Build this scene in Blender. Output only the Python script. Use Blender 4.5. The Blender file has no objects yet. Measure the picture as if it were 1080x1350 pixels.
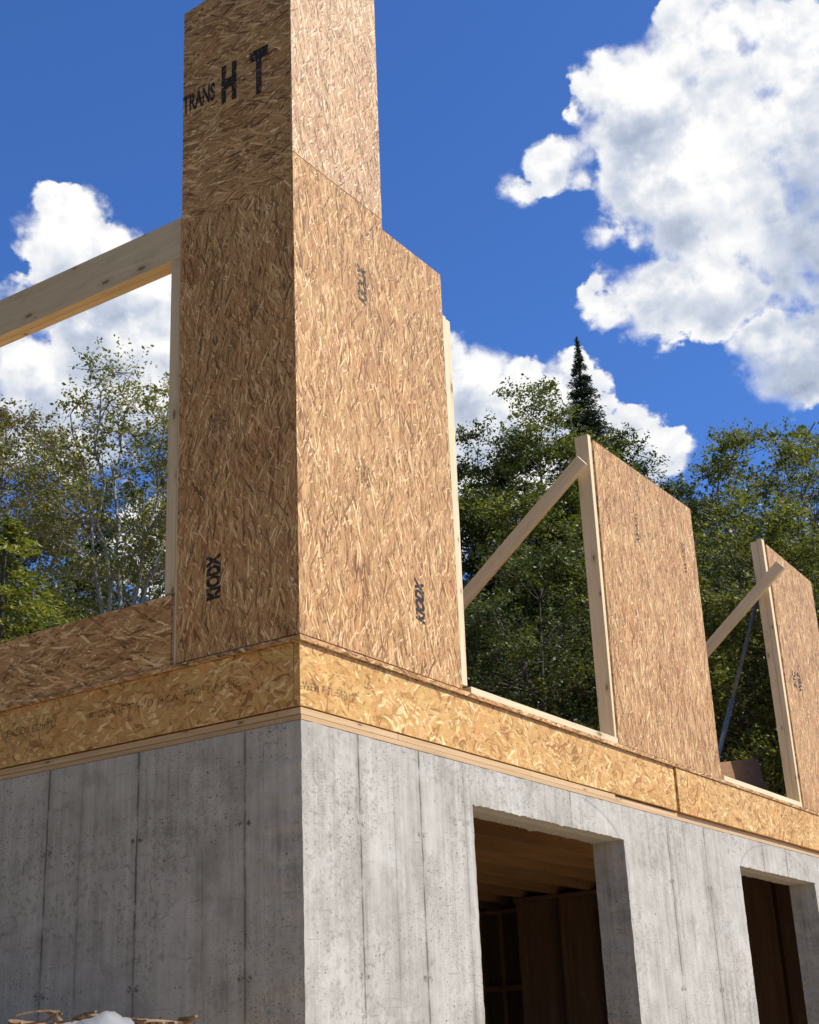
import bpy, bmesh, math, random
import numpy as np
from mathutils import Vector, Matrix, Euler, noise as mnoise
R_ = math.radians
random.seed(7); np.random.seed(7)
sc = bpy.context.scene
COL = sc.collection

# ------------------------------------------------------------------ helpers: objects
def tag(o, label=None, cat=None, group=None, kind=None):
    if label: o['label'] = label
    if cat: o['category'] = cat
    if group: o['group'] = group
    if kind: o['kind'] = kind
    return o
def empty(name, loc, label, cat, group=None):
    o = bpy.data.objects.new(name, None); COL.objects.link(o); o.location = loc
    o.empty_display_size = .2
    return tag(o, label, cat, group)
def link(name, me, mat, parent=None):
    o = bpy.data.objects.new(name, me); COL.objects.link(o)
    if mat: me.materials.append(mat)
    if parent:
        o.parent = parent
        o.matrix_parent_inverse = Matrix.Translation(-Vector(parent.location))
    return o
def uv_project(bm, along=None):
    """UVs in metres. along = world direction of the grain (u axis), else dominant-axis projection."""
    uv = bm.loops.layers.uv.verify()
    for f in bm.faces:
        n = f.normal
        if along is not None:
            a = along.normalized()
            c = n.cross(a)
            if c.length < .3:                       # end grain
                c = n.orthogonal(); a2 = n.cross(c)
            else:
                c.normalize(); a2 = a
            for l in f.loops:
                l[uv].uv = (l.vert.co.dot(a2), l.vert.co.dot(c) + 3.1*(abs(n.x)+2*abs(n.z)))
        else:
            for l in f.loops:
                p = l.vert.co
                if abs(n.y) >= max(abs(n.x), abs(n.z)): l[uv].uv = (p.x, p.z)
                elif abs(n.x) >= abs(n.z): l[uv].uv = (p.y + 20, p.z)
                else: l[uv].uv = (p.x, p.y + 40)
def hexa(bm, c):
    """c: 8 corners, bottom ring then top ring."""
    v = [bm.verts.new(p) for p in c]
    for q in ((3,2,1,0),(4,5,6,7),(0,1,5,4),(1,2,6,5),(2,3,7,6),(3,0,4,7)):
        bm.faces.new([v[i] for i in q])
def box(bm, a, b):
    (x0,y0,z0),(x1,y1,z1) = a, b
    hexa(bm, [(x0,y0,z0),(x1,y0,z0),(x1,y1,z0),(x0,y1,z0),(x0,y0,z1),(x1,y0,z1),(x1,y1,z1),(x0,y1,z1)])
def finish(bm, name, mat, parent=None, along=None, bevel=0., smooth=False):
    bmesh.ops.recalc_face_normals(bm, faces=bm.faces)
    if bevel:
        bmesh.ops.bevel(bm, geom=list(bm.edges), offset=bevel, segments=2, affect='EDGES', profile=.6)
        bmesh.ops.recalc_face_normals(bm, faces=bm.faces)
    bm.normal_update()
    uv_project(bm, along)
    me = bpy.data.meshes.new(name); bm.to_mesh(me); bm.free()
    if smooth: me.polygons.foreach_set('use_smooth', [True]*len(me.polygons))
    return link(name, me, mat, parent)
def box_obj(name, a, b, mat, parent=None, along=None, bevel=.0):
    bm = bmesh.new(); box(bm, a, b)
    return finish(bm, name, mat, parent, along, bevel)
def hexa_obj(name, c, mat, parent=None, along=None, bevel=.0):
    bm = bmesh.new(); hexa(bm, c)
    return finish(bm, name, mat, parent, along, bevel)
def board(name, p, q, w, t, wdir, mat, parent=None, bevel=.0025):
    """straight board from p to q (centre line); w = width along wdir, t = thickness across."""
    p, q = Vector(p), Vector(q); d = (q-p).normalized()
    wd = Vector(wdir); wd = (wd - d*wd.dot(d)).normalized(); td = d.cross(wd)
    c = []
    for e in (p, q):
        for s, r in ((-1,-1),(1,-1),(1,1),(-1,1)):
            c.append(e + wd*(w/2*s) + td*(t/2*r))
    return hexa_obj(name, c, mat, parent, d, bevel)

# ------------------------------------------------------------------ helpers: nodes
class NT:
    def __init__(s, tree): s.t = tree; s.x = 0
    def n(s, typ, **kw):
        nd = s.t.nodes.new(typ); s.x += 40; nd.location = (s.x, 0)
        for k, v in kw.items():
            if k.startswith('i_'): continue
            setattr(nd, k, v)
        return nd
    def set(s, sock, v):
        if isinstance(v, bpy.types.NodeSocket): s.t.links.new(v, sock)
        elif v is not None: sock.default_value = v
    def m(s, op, a, b=None, c=None, clamp=False):
        nd = s.n('ShaderNodeMath', operation=op, use_clamp=clamp)
        for i, v in enumerate((a, b, c)):
            if v is not None: s.set(nd.inputs[i], v)
        return nd.outputs[0]
    def vm(s, op, a, b=None, c=None, out=0):
        nd = s.n('ShaderNodeVectorMath', operation=op)
        for i, v in enumerate((a, b, c)):
            if v is not None: s.set(nd.inputs[i], v)
        return nd.outputs[out]
    def scale(s, a, k):
        nd = s.n('ShaderNodeVectorMath', operation='SCALE'); s.set(nd.inputs[0], a); s.set(nd.inputs[3], k)
        return nd.outputs[0]
    def mix(s, f, a, b, typ='RGBA', blend='MIX'):
        nd = s.n('ShaderNodeMix', data_type=typ)
        if typ == 'RGBA': nd.blend_type = blend; o = 6
        elif typ == 'VECTOR': o = 4
        else: o = 2
        s.set(nd.inputs[0], f); s.set(nd.inputs[o], a); s.set(nd.inputs[o+1], b)
        return nd.outputs[{'RGBA':2,'VECTOR':1,'FLOAT':0}[typ]]
    def noise(s, v, scale, detail=2, rough=.5, dist=0., dim='3D', col=False):
        nd = s.n('ShaderNodeTexNoise', noise_dimensions=dim)
        s.set(nd.inputs['Vector'], v); s.set(nd.inputs['Scale'], scale)
        nd.inputs['Detail'].default_value = detail; nd.inputs['Roughness'].default_value = rough
        nd.inputs['Distortion'].default_value = dist
        return nd.outputs[1 if col else 0]
    def vor(s, v, scale=1., feat='F1', dim='2D', rnd=1.):
        nd = s.n('ShaderNodeTexVoronoi', voronoi_dimensions=dim, feature=feat)
        s.set(nd.inputs['Vector'], v); s.set(nd.inputs['Scale'], scale); s.set(nd.inputs['Randomness'], rnd)
        return nd
    def ss(s, x, a, b, lo=0., hi=1.):
        nd = s.n('ShaderNodeMapRange', interpolation_type='SMOOTHSTEP')
        s.set(nd.inputs[0], x); s.set(nd.inputs[1], a); s.set(nd.inputs[2], b); s.set(nd.inputs[3], lo); s.set(nd.inputs[4], hi)
        return nd.outputs[0]
    def ramp(s, f, stops, interp='LINEAR'):
        nd = s.n('ShaderNodeValToRGB'); cr = nd.color_ramp; cr.interpolation = interp
        while len(cr.elements) < len(stops): cr.elements.new(.5)
        for e, (p, c) in zip(cr.elements, stops): e.position = p; e.color = (*c, 1)
        s.set(nd.inputs[0], f); return nd.outputs[0]
    def xyz(s, v):
        nd = s.n('ShaderNodeSeparateXYZ'); s.set(nd.inputs[0], v); return nd.outputs
    def comb(s, x=0., y=0., z=0.):
        nd = s.n('ShaderNodeCombineXYZ')
        for i, v in enumerate((x, y, z)): s.set(nd.inputs[i], v)
        return nd.outputs[0]
def new_mat(name):
    m = bpy.data.materials.new(name); m.use_nodes = True
    m.node_tree.nodes.clear(); nt = NT(m.node_tree)
    out = nt.n('ShaderNodeOutputMaterial'); b = nt.n('ShaderNodeBsdfPrincipled')
    m.node_tree.links.new(b.outputs[0], out.inputs[0])
    return m, nt, b, out
def bump(nt, b, h, strength, dist):
    nd = nt.n('ShaderNodeBump'); nd.inputs['Strength'].default_value = strength; nd.inputs['Distance'].default_value = dist
    nt.set(nd.inputs['Height'], h); nt.t.links.new(nd.outputs[0], b.inputs['Normal'])

# ------------------------------------------------------------------ materials
def osb(name, base_angle, L, W, spread, stops, warp, rough=.55, tint=(1,1,1), bstr=.35, patch=.25, fl=.042, fpale=.065, fdark=.06):
    """oriented strand board: layers of long random strands, the top-most strand wins at each point"""
    m, nt, b, out = new_mat(name)
    uv = nt.n('ShaderNodeTexCoord').outputs['UV']
    rnd = nt.n('ShaderNodeObjectInfo').outputs['Random']
    uv = nt.vm('ADD', uv, nt.comb(nt.m('MULTIPLY', rnd, 37.), nt.m('MULTIPLY', rnd, 71.), 0.))
    wn = nt.noise(uv, 5.5, 2, .5, dim='2D', col=True)
    uvw = nt.vm('ADD', uv, nt.scale(nt.vm('SUBTRACT', wn, (.5,.5,.5)), warp))
    pr = tone = None
    rs = random.Random(hash(name) % 1000 if False else len(name)*31)
    fracs = [-1, .62, -.45, .9, .12, -.2, .33]
    for i, fr in enumerate(fracs):
        ang = base_angle + spread*fr + (95 if i == 7 else 0)
        l = L*rs.uniform(.7, 1.25)*(0.8 if i == 7 else 1); w = W*rs.uniform(.7, 1.3)
        rot = nt.n('ShaderNodeVectorRotate', rotation_type='Z_AXIS')
        nt.set(rot.inputs['Vector'], uvw); rot.inputs['Angle'].default_value = R_(-ang)
        p = nt.vm('MULTIPLY', rot.outputs[0], (1/l, 1/w, 1)); p = nt.vm('ADD', p, (13.7*i, 5.1*i, 0))
        vo = nt.vor(p)
        c = nt.n('ShaderNodeSeparateColor'); nt.set(c.inputs[0], vo.outputs['Color'])
        fib = nt.noise(nt.vm('MULTIPLY', p, (.7, 3.2, 1)), 1.6, 1, .5, dim='2D')
        t = nt.m('MULTIPLY_ADD', nt.m('SUBTRACT', fib, .5), .5, c.outputs[1])
        # rim of the flake reads darker
        t = nt.m('SUBTRACT', t, nt.m('MULTIPLY', nt.ss(vo.outputs['Distance'], .38, .75), .22))
        pi = c.outputs[0] if i != 7 else nt.m('MULTIPLY', c.outputs[0], .93)
        if pr is None: pr, tone = pi, t
        else:
            g = nt.m('GREATER_THAN', pi, pr)
            tone = nt.mix(g, tone, t, 'FLOAT'); pr = nt.m('MAXIMUM', pr, pi)
    big = nt.noise(uv, 1.7, 3, .6, dim='2D')
    tone2 = nt.m('ADD', tone, nt.m('MULTIPLY', nt.m('SUBTRACT', big, .5), patch))
    col = nt.ramp(tone2, stops)
    rf = nt.n('ShaderNodeVectorRotate', rotation_type='Z_AXIS'); rf.inputs['Angle'].default_value = R_(-base_angle + 35)
    nt.set(rf.inputs['Vector'], nt.vm('ADD', uv, nt.scale(nt.vm('SUBTRACT', nt.noise(uv, 9, 2, .5, dim='2D', col=True), (.5,.5,.5)), .07)))
    vf = nt.vor(nt.vm('MULTIPLY', rf.outputs[0], (1/fl, 4.2/fl, 1)))
    cf = nt.n('ShaderNodeSeparateColor'); nt.set(cf.inputs[0], vf.outputs['Color'])
    near = nt.ss(vf.outputs['Distance'], .42, .30)
    col = nt.mix(nt.m('MULTIPLY', nt.m('MULTIPLY', near, nt.m('GREATER_THAN', cf.outputs[0], 1-fpale)), .68), col, (*stops[-1][1],1))
    col = nt.mix(nt.m('MULTIPLY', nt.m('MULTIPLY', near, nt.m('LESS_THAN', cf.outputs[0], fdark)), .7), col, (*stops[0][1],1))
    col = nt.mix(1., col, nt.ramp(cf.outputs[2], [(0,(1.04,.93,.86)),(.5,(1,1,1)),(1,(1.02,1.05,.90))]), blend='MULTIPLY')
    fine = nt.noise(uv, 160, 2, .6, dim='2D')
    col = nt.mix(1., col, nt.mix(fine, (.86,.84,.82,1), (1.1,1.1,1.1,1)), blend='MULTIPLY')
    red = nt.ss(nt.noise(nt.vm('ADD', uv, (9.1,4.4,0)), 3.1, 3, .6, dim='2D'), .5, .75)
    col = nt.mix(nt.m('MULTIPLY', red, .35), col, nt.mix(1., col, (1.0,.78,.62,1), blend='MULTIPLY'))
    dk = nt.ss(nt.noise(nt.vm('MULTIPLY', rot.outputs[0], (2.2, 9, 1)), 1.5, 4, .65, dim='2D'), .60, .78)
    col = nt.mix(nt.m('MULTIPLY', dk, .38), col, (.17,.10,.05,1))
    col = nt.mix(1., col, (*tint,1), blend='MULTIPLY')
    nt.set(b.inputs['Base Color'], col); b.inputs['Roughness'].default_value = rough
    b.inputs['Specular IOR Level'].default_value = .4
    rb = nt.n('ShaderNodeVectorRotate', rotation_type='Z_AXIS'); nt.set(rb.inputs['Vector'], uv); rb.inputs['Angle'].default_value = R_(-base_angle)
    bump(nt, b, nt.noise(nt.vm('MULTIPLY', rb.outputs[0], (1, 4.5, 1)), 13, 3, .65, dim='2D'), bstr, .004)
    return m
WALL = [(0.,(.15,.078,.032)),(.10,(.285,.16,.074)),(.30,(.40,.245,.122)),(.62,(.48,.31,.168)),(.84,(.56,.385,.225)),(.955,(.70,.53,.35)),(1.,(.82,.68,.50))]
RIM  = [(0.,(.30,.16,.048)),(.10,(.46,.275,.095)),(.35,(.545,.345,.135)),(.68,(.585,.38,.16)),(.88,(.64,.445,.215)),(1.,(.82,.67,.44))]
M_osb_v = osb('osb_upright', 90, .110, .0092, 34, WALL, .028, tint=(1.05,.955,.73))
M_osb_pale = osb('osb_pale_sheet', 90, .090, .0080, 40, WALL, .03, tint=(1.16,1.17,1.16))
M_osb_h = osb('osb_crosswise', 4, .110, .0100, 34, WALL, .022, tint=(1.05,.95,.72))
M_rim   = osb('rim_strand_lumber', 4, .085, .017, 66, RIM, .085, rough=.5, patch=.35, tint=(1.02,.945,.76), fl=.065, fpale=.08, fdark=.05)

def lumber(name, c0, c1, c2, knots=True, dirt=.0):
    m, nt, b, out = new_mat(name)
    uv = nt.n('ShaderNodeTexCoord').outputs['UV']
    rnd = nt.n('ShaderNodeObjectInfo').outputs['Random']
    uv = nt.vm('ADD', uv, nt.comb(nt.m('MULTIPLY', rnd, 17.), nt.m('MULTIPLY', rnd, 5.), 0.))
    w = nt.noise(nt.vm('MULTIPLY', uv, (1.2, 4, 1)), 1.5, 2, .5, dim='2D', col=True)
    p = nt.vm('ADD', uv, nt.scale(nt.vm('SUBTRACT', w, (.5,.5,.5)), .03))
    g = nt.noise(nt.vm('MULTIPLY', p, (1.3, 55, 1)), 1.6, 3, .6, dim='2D')
    g2 = nt.noise(nt.vm('MULTIPLY', p, (.5, 9, 1)), 1.4, 2, .5, dim='2D')
    col = nt.ramp(nt.m('ADD', nt.m('MULTIPLY', g, .55), nt.m('MULTIPLY', g2, .45)), [(.25,c0),(.5,c1),(.75,c2)])
    h = g
    if knots:
        vo = nt.vor(nt.vm('MULTIPLY', uv, (3.4, 9., 1)))
        cc = nt.n('ShaderNodeSeparateColor'); nt.set(cc.inputs[0], vo.outputs['Color'])
        has = nt.m('LESS_THAN', cc.outputs[0], .42)
        rad = nt.m('MULTIPLY_ADD', cc.outputs[1], .10, .035)
        k = nt.m('MULTIPLY', has, nt.ss(vo.outputs['Distance'], rad, nt.m('MULTIPLY', rad, .55)))
        k = nt.m('MULTIPLY', k, nt.m('MULTIPLY_ADD', nt.noise(uv, 90, 2, .5, dim='2D'), .9, .35), clamp=True)
        col = nt.mix(k, col, (.10,.052,.024,1))
        halo = nt.m('MULTIPLY', has, nt.ss(vo.outputs['Distance'], nt.m('MULTIPLY', rad, 2.6), rad))
        col = nt.mix(nt.m('MULTIPLY', halo, .3), col, (.40,.26,.13,1))
    st = nt.ss(nt.noise(nt.vm('MULTIPLY', uv, (1.5, 5, 1)), 2.2, 4, .65, dim='2D'), .52, .75)
    col = nt.mix(nt.m('MULTIPLY', st, .22+dirt), col, (.28,.22,.15,1))
    nt.set(b.inputs['Base Color'], col); b.inputs['Roughness'].default_value = .6
    b.inputs['Specular IOR Level'].default_value = .3
    bump(nt, b, h, .15, .002)
    return m
M_spf   = lumber('pale_spruce_lumber', (.60,.455,.265), (.70,.555,.35), (.77,.64,.44))
M_beam  = lumber('header_lumber', (.52,.40,.235), (.61,.485,.305), (.68,.56,.375), dirt=.05)
M_sill  = lumber('sill_lumber', (.42,.27,.13), (.55,.37,.19), (.63,.46,.27))
M_seal  = lumber('sill_lower_ply', (.40,.25,.12), (.51,.34,.175), (.57,.40,.23), knots=False)
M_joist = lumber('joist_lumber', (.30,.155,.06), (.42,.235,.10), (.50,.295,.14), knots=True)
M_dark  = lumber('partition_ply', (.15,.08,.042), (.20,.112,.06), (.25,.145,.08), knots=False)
M_scrap = lumber('offcut_ply', (.16,.08,.035), (.25,.13,.058), (.31,.17,.08))

def concrete(name, seams_x, seams_y, arcs=()):
    m, nt, b, out = new_mat(name)
    P = nt.n('ShaderNodeNewGeometry').outputs['Position']
    x, y, z = nt.xyz(P)[:3]
    N = nt.xyz(nt.n('ShaderNodeNewGeometry').outputs['True Normal'])
    onR = nt.m('GREATER_THAN', nt.m('ABSOLUTE', N[1]), .6)          # face of the long wall
    u = nt.mix(onR, nt.m('ADD', y, 50.), x, 'FLOAT')
    q = nt.comb(u, z, 0.)
    mott = nt.noise(q, 2.2, 5, .62, dim='2D'); mott2 = nt.noise(nt.vm('ADD', q, (7,3,0)), 9, 4, .6, dim='2D')
    stre = nt.noise(nt.vm('MULTIPLY', q, (11, .55, 1)), 2., 4, .6, dim='2D')
    stre2 = nt.noise(nt.vm('MULTIPLY', q, (38, 1.1, 1)), 1.6, 3, .6, dim='2D')
    f = nt.m('ADD', nt.m('ADD', nt.m('MULTIPLY', mott, .34), nt.m('MULTIPLY', stre, .32)), nt.m('ADD', nt.m('MULTIPLY', mott2, .22), nt.m('MULTIPLY', stre2, .12)))
    col = nt.ramp(f, [(.32,(.26,.24,.20)),(.45,(.38,.357,.309)),(.55,(.455,.43,.378)),(.68,(.527,.50,.446))])
    # blotches of damp / form-oil stain
    blot = nt.ss(nt.noise(nt.vm('ADD', q, (31,11,0)), 1.6, 6, .7, dim='2D'), .54, .74)
    col = nt.mix(nt.m('MULTIPLY', blot, .5), col, (.215,.203,.18,1))
    # fine blotching and short level scuffs left by the form faces
    sp = nt.ss(nt.noise(nt.vm('ADD', q, (5,41,0)), 30, 4, .7, dim='2D'), .50, .68)
    spm = nt.ss(nt.noise(nt.vm('ADD', q, (51,4,0)), 1.9, 4, .6, dim='2D'), .44, .62)
    col = nt.mix(nt.m('MULTIPLY', nt.m('MULTIPLY', sp, spm), .62), col, (.20,.19,.165,1))
    sk = nt.ss(nt.noise(nt.vm('MULTIPLY', q, (5,42,1)), 1.5, 3, .6, dim='2D'), .66, .74)
    col = nt.mix(nt.m('MULTIPLY', sk, .38), col, (.17,.16,.14,1))
    smu = nt.ss(nt.noise(nt.vm('ADD', nt.vm('MULTIPLY', q, (1.4,1,1)), (13,63,0)), 3.2, 5, .65, dim='2D'), .60, .70)
    col = nt.mix(nt.m('MULTIPLY', smu, .34), col, (.22,.21,.185,1))
    pale = nt.ss(nt.noise(nt.vm('ADD', q, (77,23,0)), 2.7, 6, .7, dim='2D'), .56, .72)
    col = nt.mix(nt.m('MULTIPLY', pale, .35), col, (.60,.58,.535,1))
    # bug holes in clusters
    clus = nt.ss(nt.noise(nt.vm('ADD', q, (3,17,0)), 2.3, 4, .6, dim='2D'), .40, .66)
    hole = None
    for sc_, thr, rr in ((46, .42, .17), (105, .55, .22), (15, .30, .085)):
        vo = nt.vor(nt.vm('MULTIPLY', nt.vm('ADD', q, nt.scale(nt.noise(q, 75, 2, .6, dim='2D', col=True), .016)), (.8,1.15,1)), sc_)
        cc = nt.n('ShaderNodeSeparateColor'); nt.set(cc.inputs[0], vo.outputs['Color'])
        has = nt.m('LESS_THAN', cc.outputs[0], nt.m('MULTIPLY', clus, thr))
        hh = nt.m('MULTIPLY', has, nt.ss(vo.outputs['Distance'], nt.m('MULTIPLY_ADD', cc.outputs[1], rr, rr*.55), rr*.3))
        hole = hh if hole is None else nt.m('MAXIMUM', hole, hh)
    col = nt.mix(nt.m('MULTIPLY', hole, .78), col, (.085,.078,.066,1))
    # form-panel seams with tie marks
    wob = nt.m('MULTIPLY', nt.m('SUBTRACT', nt.noise(nt.comb(0., z, 0.), 5., 3, .6, dim='2D'), .5), .012)
    su = nt.m('ADD', u, wob)
    sw = nt.m('MULTIPLY_ADD', nt.noise(nt.comb(0., z, 3.), 4., 4, .7, dim='3D'), .016, .0005)
    seam = None; halo = None; tie = None
    def one(uu, c, wd):
        nonlocal seam, halo, tie
        d = nt.m('ABSOLUTE', nt.m('SUBTRACT', uu, c))
        s1 = nt.m('MULTIPLY', nt.ss(d, sw, .0015), wd)
        h1 = nt.m('MULTIPLY', nt.ss(d, .05, .0), wd)
        seam = s1 if seam is None else nt.m('MAXIMUM', seam, s1)
        halo = h1 if halo is None else nt.m('MAXIMUM', halo, h1)
        if wd > .8:
            for zt in (-.385, -1.0):
                dz = nt.m('SUBTRACT', z, zt)
                dd = nt.m('ABSOLUTE', nt.m('SUBTRACT', d, .022))
                rr = nt.m('SQRT', nt.m('ADD', nt.m('MULTIPLY', dd, dd), nt.m('MULTIPLY', dz, dz)))
                t1 = nt.ss(rr, .02, .007)
                tie = t1 if tie is None else nt.m('MAXIMUM', tie, t1)
    for c, wd in seams_x: one(su, c, wd)
    for c, wd in seams_y: one(su, c+50., wd)
    brk = nt.ss(nt.noise(nt.vm('MULTIPLY', q, (1, 1, 1)), 7, 3, .6, dim='2D'), .30, .58, .3, 1.)
    col = nt.mix(nt.m('MULTIPLY', nt.m('MULTIPLY', halo, brk), .38), col, (.19,.18,.155,1))
    col = nt.mix(nt.m('MULTIPLY', nt.m('MULTIPLY', seam, brk), .85), col, (.085,.075,.055,1))
    tb = nt.ss(nt.noise(q, 55, 2, .6, dim='2D'), .38, .6)
    col = nt.mix(nt.m('MULTIPLY', nt.m('MULTIPLY', tie, tb), .85), col, (.07,.064,.055,1))
    # arced pour lines beside the heads of the openings
    for cx_, cz_, ra, rb, x0, x1 in arcs:
        ex = nt.m('DIVIDE', nt.m('SUBTRACT', x, cx_), ra); ez = nt.m('DIVIDE', nt.m('SUBTRACT', z, cz_), rb)
        r = nt.m('SQRT', nt.m('ADD', nt.m('MULTIPLY', ex, ex), nt.m('MULTIPLY', ez, ez)))
        r = nt.m('ADD', r, nt.m('MULTIPLY', nt.m('SUBTRACT', mott2, .5), .06))
        a = nt.ss(nt.m('ABSOLUTE', nt.m('SUBTRACT', r, 1.)), .030, .006)
        a = nt.m('MULTIPLY', a, nt.m('MULTIPLY', nt.m('GREATER_THAN', x, x0), nt.m('LESS_THAN', x, x1)))
        a = nt.m('MULTIPLY', a, nt.m('MULTIPLY', onR, nt.m('GREATER_THAN', z, cz_)))
        col = nt.mix(nt.m('MULTIPLY', a, .36), col, (.17,.163,.15,1))
    nt.set(b.inputs['Base Color'], col); b.inputs['Roughness'].default_value = .82
    b.inputs['Specular IOR Level'].default_value = .25
    h = nt.m('ADD', nt.m('MULTIPLY', mott2, .35), nt.m('MULTIPLY', nt.noise(q, 70, 3, .6, dim='2D'), .2))
    bump(nt, b, h, .5, .006)
    return m
SX = [(.40,1),(.876,1),(1.26,.45),(.66,.4),(2.37,.75),(2.50,.3),(3.63,1),(4.215,1),(5.264,.8),(5.739,.8),(6.9,1),(7.5,1)]
SY = [(.30,.85),(.91,1),(1.475,1),(1.26,.35),(.53,.35),(2.09,1),(2.7,1),(3.3,1),(3.9,1)]
M_conc = concrete('foundation_concrete', SX, SY, [(2.42,-.40,.62,.385,2.55,3.04),(5.5,-.26,.72,.255,4.7,6.3)])

def simple(name, c0, c1, scale=6, rough=.8, bstr=.3, bd=.01, detail=5):
    m, nt, b, out = new_mat(name)
    P = nt.n('ShaderNodeNewGeometry').outputs['Position']
    f = nt.noise(P, scale, detail, .65)
    nt.set(b.inputs['Base Color'], nt.ramp(f, [(.3,c0),(.7,c1)])); b.inputs['Roughness'].default_value = rough
    bump(nt, b, nt.noise(P, scale*6, 4, .6), bstr, bd)
    return m
M_floor = simple('slab', (.2,.19,.18), (.3,.29,.28))
M_steel = simple('painted_steel', (.07,.08,.10), (.12,.135,.16), 30, .45, .1, .002)
M_bark  = simple('grey_bark', (.16,.145,.125), (.34,.32,.29), 14, .85, .6, .02)
M_barkd = simple('dark_bark', (.045,.035,.028), (.11,.09,.07), 12, .9, .6, .02)
M_plast = simple('white_sheeting', (.22,.22,.225), (.31,.31,.31), 8, .35, .2, .01)
M_wscr  = simple('splintered_wood', (.15,.085,.045), (.36,.24,.13), 22, .8, .5, .006)
def ground_mat():
    m, nt, b, out = new_mat('excavated_soil')
    P = nt.n('ShaderNodeNewGeometry').outputs['Position']
    f = nt.noise(P, 1.3, 8, .7); s = nt.ramp(f, [(.3,(.37,.26,.14)),(.55,(.53,.39,.225)),(.75,(.61,.47,.29))])
    w = nt.vm('LENGTH', nt.vm('MULTIPLY', nt.vm('SUBTRACT', P, (1.5,-1.5,0)), (1,1,0)), out=1)
    far = nt.ss(nt.m('ADD', w, nt.m('MULTIPLY', nt.m('SUBTRACT', f, .5), 8.)), 12, 17)
    g = nt.ramp(nt.noise(P, 3, 6, .7), [(.3,(.03,.035,.012)),(.7,(.075,.085,.03))])
    nt.set(b.inputs['Base Color'], nt.mix(far, s, g)); b.inputs['Roughness'].default_value = .95
    bump(nt, b, nt.noise(P, 9, 8, .7), .8, .08)
    return m
M_ground = ground_mat()
def leaf_mat(name, stops, trans=.35, rough=.5):
    m, nt, b, out = new_mat(name)
    a = nt.n('ShaderNodeAttribute', attribute_name='leaf_tone').outputs['Fac']
    col = nt.ramp(a, stops)
    nt.set(b.inputs['Base Color'], col); b.inputs['Roughness'].default_value = rough
    b.inputs['Specular IOR Level'].default_value = .5
    tr = nt.n('ShaderNodeBsdfTranslucent')
    nt.set(tr.inputs[0], nt.mix(1., col, (1.25,1.3,.55,1), blend='MULTIPLY'))
    mx = nt.n('ShaderNodeMixShader'); mx.inputs[0].default_value = trans
    nt.t.links.new(b.outputs[0], mx.inputs[1]); nt.t.links.new(tr.outputs[0], mx.inputs[2]); nt.t.links.new(mx.outputs[0], out.inputs[0])
    return m
M_leaf_mid  = leaf_mat('leaf_mid_green', [(0,(.048,.062,.013)),(.5,(.125,.142,.030)),(.85,(.21,.22,.050)),(1,(.33,.30,.085))])
M_leaf_dark = leaf_mat('leaf_deep_green', [(0,(.024,.036,.010)),(.6,(.068,.084,.020)),(1,(.155,.17,.042))])
M_leaf_lite = leaf_mat('leaf_yellow_green', [(0,(.07,.085,.018)),(.6,(.15,.16,.036)),(1,(.26,.245,.065))], .42)
M_leaf_brch = leaf_mat('leaf_birch', [(0,(.10,.105,.025)),(.55,(.20,.19,.05)),(1,(.33,.28,.09))], .4)
M_leaf_rust = leaf_mat('leaf_rusty', [(0,(.10,.09,.028)),(.5,(.20,.155,.06)),(.85,(.29,.19,.075)),(1,(.34,.17,.065))], .35)
M_needle    = leaf_mat('needle_dark', [(0,(.014,.026,.012)),(.6,(.036,.056,.024)),(1,(.075,.098,.038))], .1, .55)
M_cedar     = leaf_mat('needle_bright', [(0,(.08,.10,.016)),(.5,(.18,.20,.034)),(1,(.31,.295,.06))], .3, .5)
def ink(name, lo, hi, scale=60, c=(.016,.011,.007), base=.92):
    m, nt, b, out = new_mat(name)
    b.inputs['Base Color'].default_value = (*c, 1); b.inputs['Roughness'].default_value = .6
    P = nt.n('ShaderNodeNewGeometry').outputs['Position']
    f = nt.m('MULTIPLY', nt.ss(nt.noise(P, scale, 3, .65), lo, hi), base)
    tr = nt.n('ShaderNodeBsdfTransparent'); mx = nt.n('ShaderNodeMixShader')
    nt.set(mx.inputs[0], f); nt.t.links.new(tr.outputs[0], mx.inputs[1]); nt.t.links.new(b.outputs[0], mx.inputs[2])
    nt.t.links.new(mx.outputs[0], out.inputs[0])
    return m
M_ink = ink('stamp_ink', .33, .47, 48, base=.88)
M_ink_worn = ink('worn_stamp_ink', .37, .54, 60, (.035,.03,.025), .74)
M_ink_faint = ink('faint_stamp_ink', .38, .58, 80, (.08,.058,.035), .6)

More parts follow.
